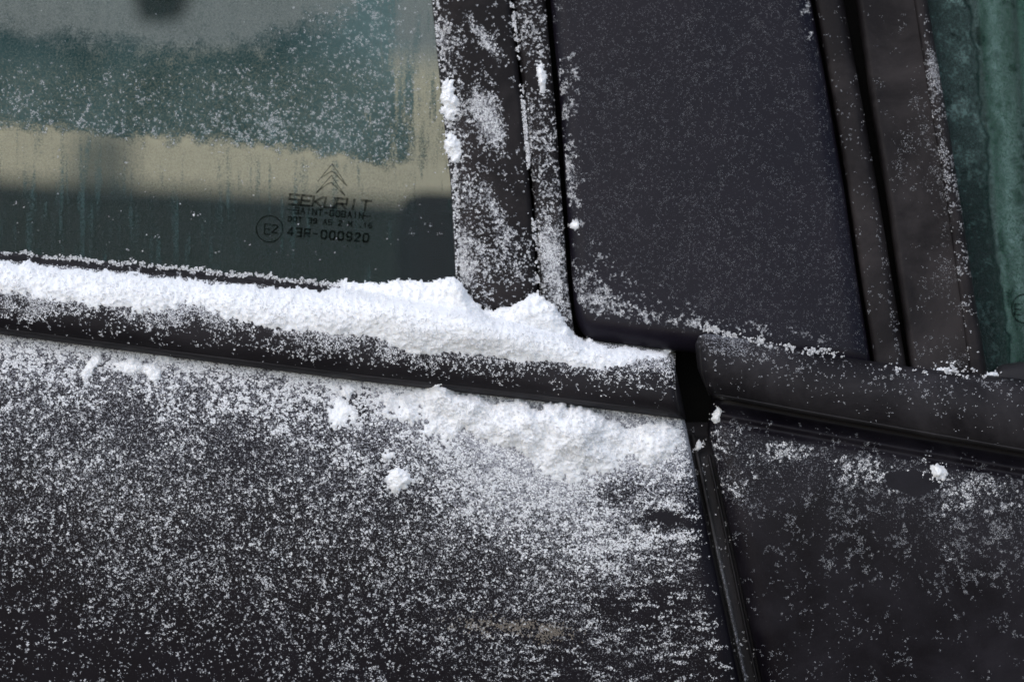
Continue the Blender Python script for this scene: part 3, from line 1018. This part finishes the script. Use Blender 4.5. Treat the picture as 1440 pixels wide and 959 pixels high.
# --- mouldings
onM = (v_m > 0.0) & (v_m < 0.97) & (GX < 950) & frame_m
mM = inside(SPECK, cov_M) & onM
scatter('snow_grains', moulding_A.depth, mM, 60000, 0.35, 1.25, 'snow grains thinning out down the left belt moulding', 0.5, 1.0, tone_f=ramp_tone(SPECK, cov_M, 0.4, 1.0))
onMB = (v_b > 0.0) & (v_b < 0.95) & (GX > 986) & frame_m
mMB = inside(SPECK, cov_MB * 0.8) & onMB
scatter('frost_dust', moulding_B.depth, mMB, 7000, 0.22, 0.8, 'thin frost specks over the right belt moulding', 0.0, 0.5)
drim = GY - T_B(GX) + 2 + 2.5 * N8
rimB = inside(mixf((0.8, N07), (0.8, N1), (0.6, N2), (0.5, N8), (0.5, N20)), np.exp(-(drim / 4.5) ** 2) * (0.18 + 0.50 * sstep(1230, 1000, GX))) & (np.abs(drim) < 10) & (GX > 984) & (GX < 1400)
scatter('snow_grains', lambda px, py: moulding_B.depth(px, np.maximum(py, T_B(px) + 4)), rimB, 3000, 0.4, 1.4, 'line of snow grains along the top of the right moulding', 0.2, 0.9)

# --- left pillar covers
onC = (GX > xa_l(GY) - 4) & (GX < xa_g(GY) - 1) & (GY < bot_cover(GX) + 4) & frame_m
mC = inside(SPECK, cov_C) & onC
scatter('snow_grains', cover_A.depth, mC, 34000, 0.35, 1.25, 'wind-packed grains in patches on the broad pillar cover', 0.4, 1.0, tone_f=ramp_tone(SPECK, cov_C, 0.2, 1.5))
onC2 = (GX > xa_g(GY) + 3) & (GX < xa_r(GY) - 1) & (GY < 474) & frame_m
mC2 = inside(SPECK, cov_C2) & onC2
scatter('snow_grains', cover_B.depth, mC2, 18000, 0.35, 1.25, 'snow grains down the narrow pillar cover strip', 0.4, 1.0, tone_f=ramp_tone(SPECK, cov_C2, 0.2, 1.5))
groove = inside(mixf((0.6, N1), (0.6, N2), (1, gn(5, 1, 4))), 0.36 + 0 * GX) & (np.abs(GX - xa_g(GY) - 1) < 2.8) & (GY < 420) & frame_m
scatter('snow_grains', lambda px, py: tum(0.007)(px, py), groove, 2600, 0.5, 1.5, 'snow grains lodged in the groove between the pillar covers', 0.3, 1.0)
lipm = inside(SPECK, 0.55 + 0 * GX) & (np.abs(GX - xa_l(GY) - 1) < 5) & (GY < 400) & frame_m
scatter('snow_grains', lambda px, py: tum(0.010)(px, py), lipm, 4200, 0.4, 1.5, 'snow grains along the glass edge of the broad pillar cover', 0.3, 1.0)

# --- pillar plate
onP = (GX > xp_l(GY) + 2) & (GX < xp_r(GY) - 2) & (GY < bot_plate(GX) - 3) & frame_m & ~((GX > 985) & (GY > T_B(GX)))
mP = inside(SPECK, cov_P) & onP
scatter('frost_dust', plate.depth, mP, 55000, 0.17, 0.50, 'even dusting of fine frost over the blue-black pillar plate', 0.0, 0.16)
mP2 = inside(CLUMP, cov_P2) & onP & (cov_P2 > 0.03)
scatter('snow_grains', plate.depth, mP2, 11000, 0.32, 1.15, 'brighter snow grains along the left and lower rim of the pillar plate', 0.3, 0.9, tone_f=ramp_tone(CLUMP, cov_P2, 0.2, 1.5))

# --- right pillar strips
onS = (GX > xs_l(GY)) & (GX < xs_r(GY)) & (GY < 520) & frame_m
scatter('frost_dust', seal_1.depth, inside(SPECK, cov_S) & onS, 1500, 0.25, 0.9, 'few frost specks on the slim seal beside the pillar plate', 0.0, 0.25)
onF = (GX > xf_l(GY) + 6) & (GX < xf_e(GY)) & (GY < 528) & frame_m
scatter('frost_dust', frame_2.depth, inside(CLUMP, cov_F) & onF, 2600, 0.22, 0.8, 'branching frost specks on the right window frame', 0.0, 0.35)
onE = (GX > xf_e(GY) + 1) & (GX < xf_r(GY) - 1) & (GY < 528) & frame_m
scatter('snow_grains', edge_2.depth, inside(CLUMP, cov_E) & onE, 2600, 0.3, 1.2, 'frost grains along the glass edge of the right window frame', 0.0, 0.6)

# --- right door skin
onB = (d2 > 12) & (lb > 2) & frame_m & (bare < 0.5)
mR = inside(CLUMP, cov_R) & onB
scatter('snow_grains', door_b, mR, 38000, 0.22, 0.85, 'patchy frost grains over the lower right door skin', 0.05, 0.5, tone_f=ramp_tone(CLUMP, cov_R, 0.1, 1.5))

mRw = inside(CLUMP, np.clip(cov_R - 0.28, 0, 1)) & onB & (cov_R > 0.3)
scatter('snow_flakes', door_b, mRw, 3000, 0.4, 1.3, 'brightest snow flakes in clumps near the top of the right door', 0.4, 1.0)

# --- gap seal
onG = (GX > xd_a(GY)) & (GX < xd_b(GY)) & (GY > 600) & frame_m
mG = inside(CLUMP, 0.05 + 0.8 * blob(982, 626, 6, 12) + 0.6 * blob(981, 650, 4, 12, -10) + 0.25 * np.exp(-((GX - xd_a(GY) - 8) / 3) ** 2)) & onG
scatter('snow_grains', lambda px, py: gap.depth(px, py) - 0.002, mG, 900, 0.4, 1.5, 'snow grains lodged in the gap between the two doors', 0.1, 0.9)

# --- left pane
onGl = (GX > -130) & (GX < xa_l(GY) - 4) & (GY < T_A(GX)) & frame_m
mGl = inside(SPECK, np.clip(0.32 * dens_speck * zone + 0.002, 0, 1)) & onGl
scatter('frost_dust', glass_a_depth, mGl, 24000, 0.22, 0.8, 'white frost specks across the iced band of the left pane', 0.1, 0.75)
mGs = inside(CLUMP, 0.010 + 0.012 * sstep(520, 620, GX)) & onGl
scatter('snow_specks', glass_a_depth, mGs, 420, 0.4, 1.2, 'single snow specks scattered over the left pane', 0.2, 1.0)


# --- thick snow: height fields lying on the moulding and on the shoulder of the left door
def bank(name, mask_h, depth, label, step=1.5, cat='snow', kind='stuff', group=None):
    """mask_h: height in metres over the surface (<= 0 where there is none)."""
    j0, i0 = np.where(mask_h > 0)[1].min(), np.where(mask_h > 0)[0].min()
    j1, i1 = np.where(mask_h > 0)[1].max(), np.where(mask_h > 0)[0].max()
    xs = np.arange(j0 - 4, j1 + 5, step); ys = np.arange(i0 - 4, i1 + 5, step)
    JJ, II = np.meshgrid(xs, ys)
    a, b = np.clip(II.astype(int), 0, GH - 2), np.clip(JJ.astype(int), 0, GW - 2)
    fa, fb = II - a, JJ - b
    h = (mask_h[a, b] * (1 - fa) * (1 - fb) + mask_h[a + 1, b] * fa * (1 - fb) + mask_h[a, b + 1] * (1 - fa) * fb + mask_h[a + 1, b + 1] * fa * fb)
    px, py = JJ + X0, II + Y0
    Y = depth(px, py) - np.maximum(h, -0.002)
    P = W3(px, py, Y).reshape(-1, 3)
    F = grid_faces(*px.shape)
    keep = (h.reshape(-1)[F] > -0.0003).all(1)
    F = F[keep]
    used = np.unique(F)
    mp = np.full(len(P), -1); mp[used] = np.arange(len(used))
    o = new_mesh(name, P[used], mp[F], M_BANK, None)
    tag(o, label, cat, group, kind)
    return o


fl = mixf((0.6, N07), (0.7, N1), (0.7, N2), (0.45, N4), (0.35, N8), (0.2, N20))
topS = line((-160, 352), (0, 366), (120, 378), (250, 391), (380, 402), (462, 409), (472, 398), (490, 393), (520, 398), (560, 393), (600, 395), (626, 390), (640, 386), (650, 396), (662, 416), (680, 431), (695, 436), (712, 432), (728, 424), (742, 416), (758, 413), (775, 424), (790, 440), (804, 462), (822, 478), (860, 485), (900, 488), (944, 491))
e_t = GY - topS(GX) + 1.4 * N4 + 1.2 * N2 + 0.8 * N1
e_b = dm - 6 + 4 * N20
thick = 0.0042 + 0.008 * sstep(400, 580, GX) - 0.005 * sstep(800, 920, GX)
tl = sstep(-12, 55, e_b)
hS = thick * np.sqrt(np.clip(e_t / 28, 0, 1)) * tl + 0.00032 * fl * sstep(0, 10, e_t) - 0.0009 * sstep(40, -16, e_b)
hS = np.where((e_t > 0) & (e_b > -40) & (GX < 943 + 2 * N4) & frame_m, hS, -0.004)


def mould_snow_base(px, py):
    y = moulding_A.depth(px, py)
    # up against the frame the snow stands on the ledge in front of it
    y2 = 0.010 + 0 * px
    m = sstep(455, 640, px)
    return y * (1 - m) + np.minimum(y, y2) * m


bank('snow_bank', hS, mould_snow_base, 'thick bank of snow lying along the left belt moulding')
mtop = inside(SPECK, 0.55 + 0 * GX) & (hS > 0.0008)
scatter('snow_grains', lambda px, py: mould_snow_base(px, py) - samp(hS, px, py), mtop, 16000, 0.4, 1.4, 'loose grains crusting the snow bank on the left moulding', 0.8, 1.0, 'tet', 0.9)

topD = line((-160, 450), (0, 474), (300, 513), (470, 540), (560, 551), (585, 541), (620, 538), (655, 545), (690, 558), (745, 564), (790, 563), (820, 573), (850, 584), (905, 590), (965, 600))
botD = line((-160, 446), (300, 516), (430, 550), (480, 562), (560, 586), (640, 628), (720, 660), (800, 682), (870, 674), (930, 650), (975, 628))
e_t = GY - topD(GX) + 2.2 * N4 + 1.4 * N2 + 4.0 * N8 + 2.5 * N20 + 0.8 * N1
e_b = botD(GX) - GY + 6 * N20 + 5 * N8
thickD = 0.0010 + 0.0085 * sstep(470, 620, GX) - 0.002 * sstep(860, 965, GX) + 0.007 * np.exp(-((GX - 620) / 40) ** 2) + 0.004 * np.exp(-((GX - 780) / 60) ** 2)
hD = thickD * np.sqrt(np.clip(e_t / 20, 0, 1)) * sstep(-8, 95, e_b) ** 1.3 + (0.00045 * fl + 0.0004 * N8 + 0.0004 * N20) * sstep(0, 10, e_t) - 0.0016 * sstep(75, -20, e_b)
hD = np.where((e_t > 0) & (e_b > -40) & (GX < xd_a(GY) - 8 + 3 * N4) & frame_m, hD, -0.004)


def door_snow_base(px, py):
    return door_a(px, py)


bank('snow_bank', hD, door_snow_base, 'thick bank of snow under the moulding on the left door shoulder')
mtop = inside(SPECK, 0.55 + 0 * GX) & (hD > 0.0008)
scatter('snow_grains', lambda px, py: door_snow_base(px, py) - samp(hD, px, py), mtop, 13000, 0.4, 1.4, 'loose grains crusting the snow bank on the left door shoulder', 0.75, 1.0, 'tet', 0.9)
# thin broken snow just under the moulding further left
brk = inside(CLUMP, np.clip(1.0 * np.exp(-np.maximum(dA - 4, 0) / 28.0), 0, 0.9)) & onA & (GX < 660) & (dA > 2)
scatter('snow_flakes', door_a, brk, 10000, 0.7, 2.0, 'broken snow flakes under the left part of the moulding', 0.55, 1.0, 'oct', 0.6, 1.2)
# snow on the glass wiper lip
dlw = GY - T_A(GX) + 3 + 1.5 * N8
lipw = inside(SPECK, 0.75 * np.exp(-(dlw / 3.0) ** 2)) & (np.abs(dlw) < 7) & (GX < 480) & frame_m
scatter('snow_grains', lambda px, py: 0.0125 + 0 * px, lipw, 5000, 0.4, 1.3, 'thin line of snow along the lip at the foot of the left pane', 0.4, 1.0)


# --- single lumps one could pick off
fl3 = mixf((0.35, N1), (0.6, N2), (0.9, N4))


def lump(px, py, rx, ry, ang, height, depth, name, label, edge=0.42, hard=1.25):
    b = blob(px, py, rx * 1.25, ry * 1.25, ang, 1.0, hard)
    h = 0.7 * height * (b - 0.36) * 1.6 + (height * edge * 0.2 * fl3 + 0.00045 * min(1, height / 0.004) * fl) * (b > 0.05)
    win = (np.abs(GX - px) < 2.2 * max(rx, ry)) & (np.abs(GY - py) < 2.2 * max(rx, ry))
    h = np.where(win & (b > 0.06), h, -0.004)
    # keep the main body only: what hangs together with the centre
    on = h > -0.0002
    seed = np.zeros_like(on)
    i, j = int(py - Y0), int(px - X0)
    seed[i - 2:i + 3, j - 2:j + 3] = True
    seed &= on
    r = int(3 * max(rx, ry)) + 4
    sl = (slice(i - r, i + r), slice(j - r, j + r))
    a, o_ = seed[sl].copy(), on[sl]
    for _ in range(4 * r):
        g = a.copy()
        g[1:] |= a[:-1]; g[:-1] |= a[1:]; g[:, 1:] |= a[:, :-1]; g[:, :-1] |= a[:, 1:]
        g &= o_
        if (g == a).all():
            break
        a = g
    body = np.zeros_like(on); body[sl] = a
    h = np.where(body, h, -0.004)
    return bank(name, h, depth, label, 1.0, 'snow lump', 'thing', 'single lumps of snow stuck on the car')


def at_y(y):
    return lambda px, py: y + 0 * px


LUMPS = [
    (562, 675, 15, 14, 0, 0.0050, door_a, 'snow_lump', 'round snow lump alone in the middle of the left door skin'),
    (130, 513, 7, 19, 35, 0.0035, door_a, 'snow_chip', 'upright slanting snow chip under the far left of the moulding'),
    (184, 515, 17, 9, -4, 0.0035, door_a, 'snow_chip', 'flat snow chip, left one of a touching pair under the moulding'),
    (214, 522, 16, 8, 28, 0.0035, door_a, 'snow_chip', 'tilted snow chip, right one of a touching pair under the moulding'),
    (478, 582, 14, 19, 15, 0.0020, door_a, 'snow_chip', 'greyish slab of snow beside a bare dark spot on the door'),
    (488, 550, 9, 9, 0, 0.0040, door_a, 'snow_lump', 'small round lump touching the moulding above the greyish slab'),
    (631, 134, 9, 23, -4, 0.0042, tum(0.006), 'snow_lump', 'upper snow lump on the glass edge of the pillar cover'),
    (637, 207, 9, 17, -10, 0.0036, tum(0.006), 'snow_lump', 'lower snow lump on the glass edge of the pillar cover'),
    (761, 108, 5, 22, -8, 0.0025, cover_B.depth, 'snow_lump', 'narrow upright snow streak high on the slim pillar cover'),
    (1320, 662, 10, 8, 30, 0.0032, door_b, 'snow_lump', 'small snow lump right of the bare patch on the right door'),
    (1009, 587, 6, 10, 15, 0.0028, at_y(-0.002), 'snow_lump', 'snow lump on the top corner of the right door'),
    (1328, 523, 16, 6, 8, 0.0040, at_y(0.006), 'snow_lump', 'little heap of snow at the foot of the right window frame'),
    (1396, 528, 8, 5, 0, 0.0030, at_y(0.006), 'snow_lump', 'tiny snow crumb in the lower corner of the right pane'),
    (982, 626, 4, 8, 0, 0.0020, at_y(0.001), 'snow_lump', 'snow crumb lodged at the top of the gap between the doors'),
    (808, 317, 5, 5, 0, 0.0018, plate.depth, 'snow_lump', 'small round crumb low on the left rim of the pillar plate'),
]
halo = 0 * GX
for L in LUMPS:
    lump(*L)
for L in LUMPS:
    hm = inside(SPECK, 0.85 * blob(L[0], L[1], L[2] * 1.3, L[3] * 1.3, L[4], 1.0, 1.0)) & (np.abs(GX - L[0]) < 50) & (np.abs(GY - L[1]) < 50)
    scatter('snow_grains', (lambda f, hh: (lambda px, py: f(px, py) - hh))(L[6], 0.2 * L[5]), hm, int(3.0 * L[2] * L[3]), 0.4, 1.4, 'loose grains round the ' + L[8].replace('snow ', ''), 0.5, 1.0)
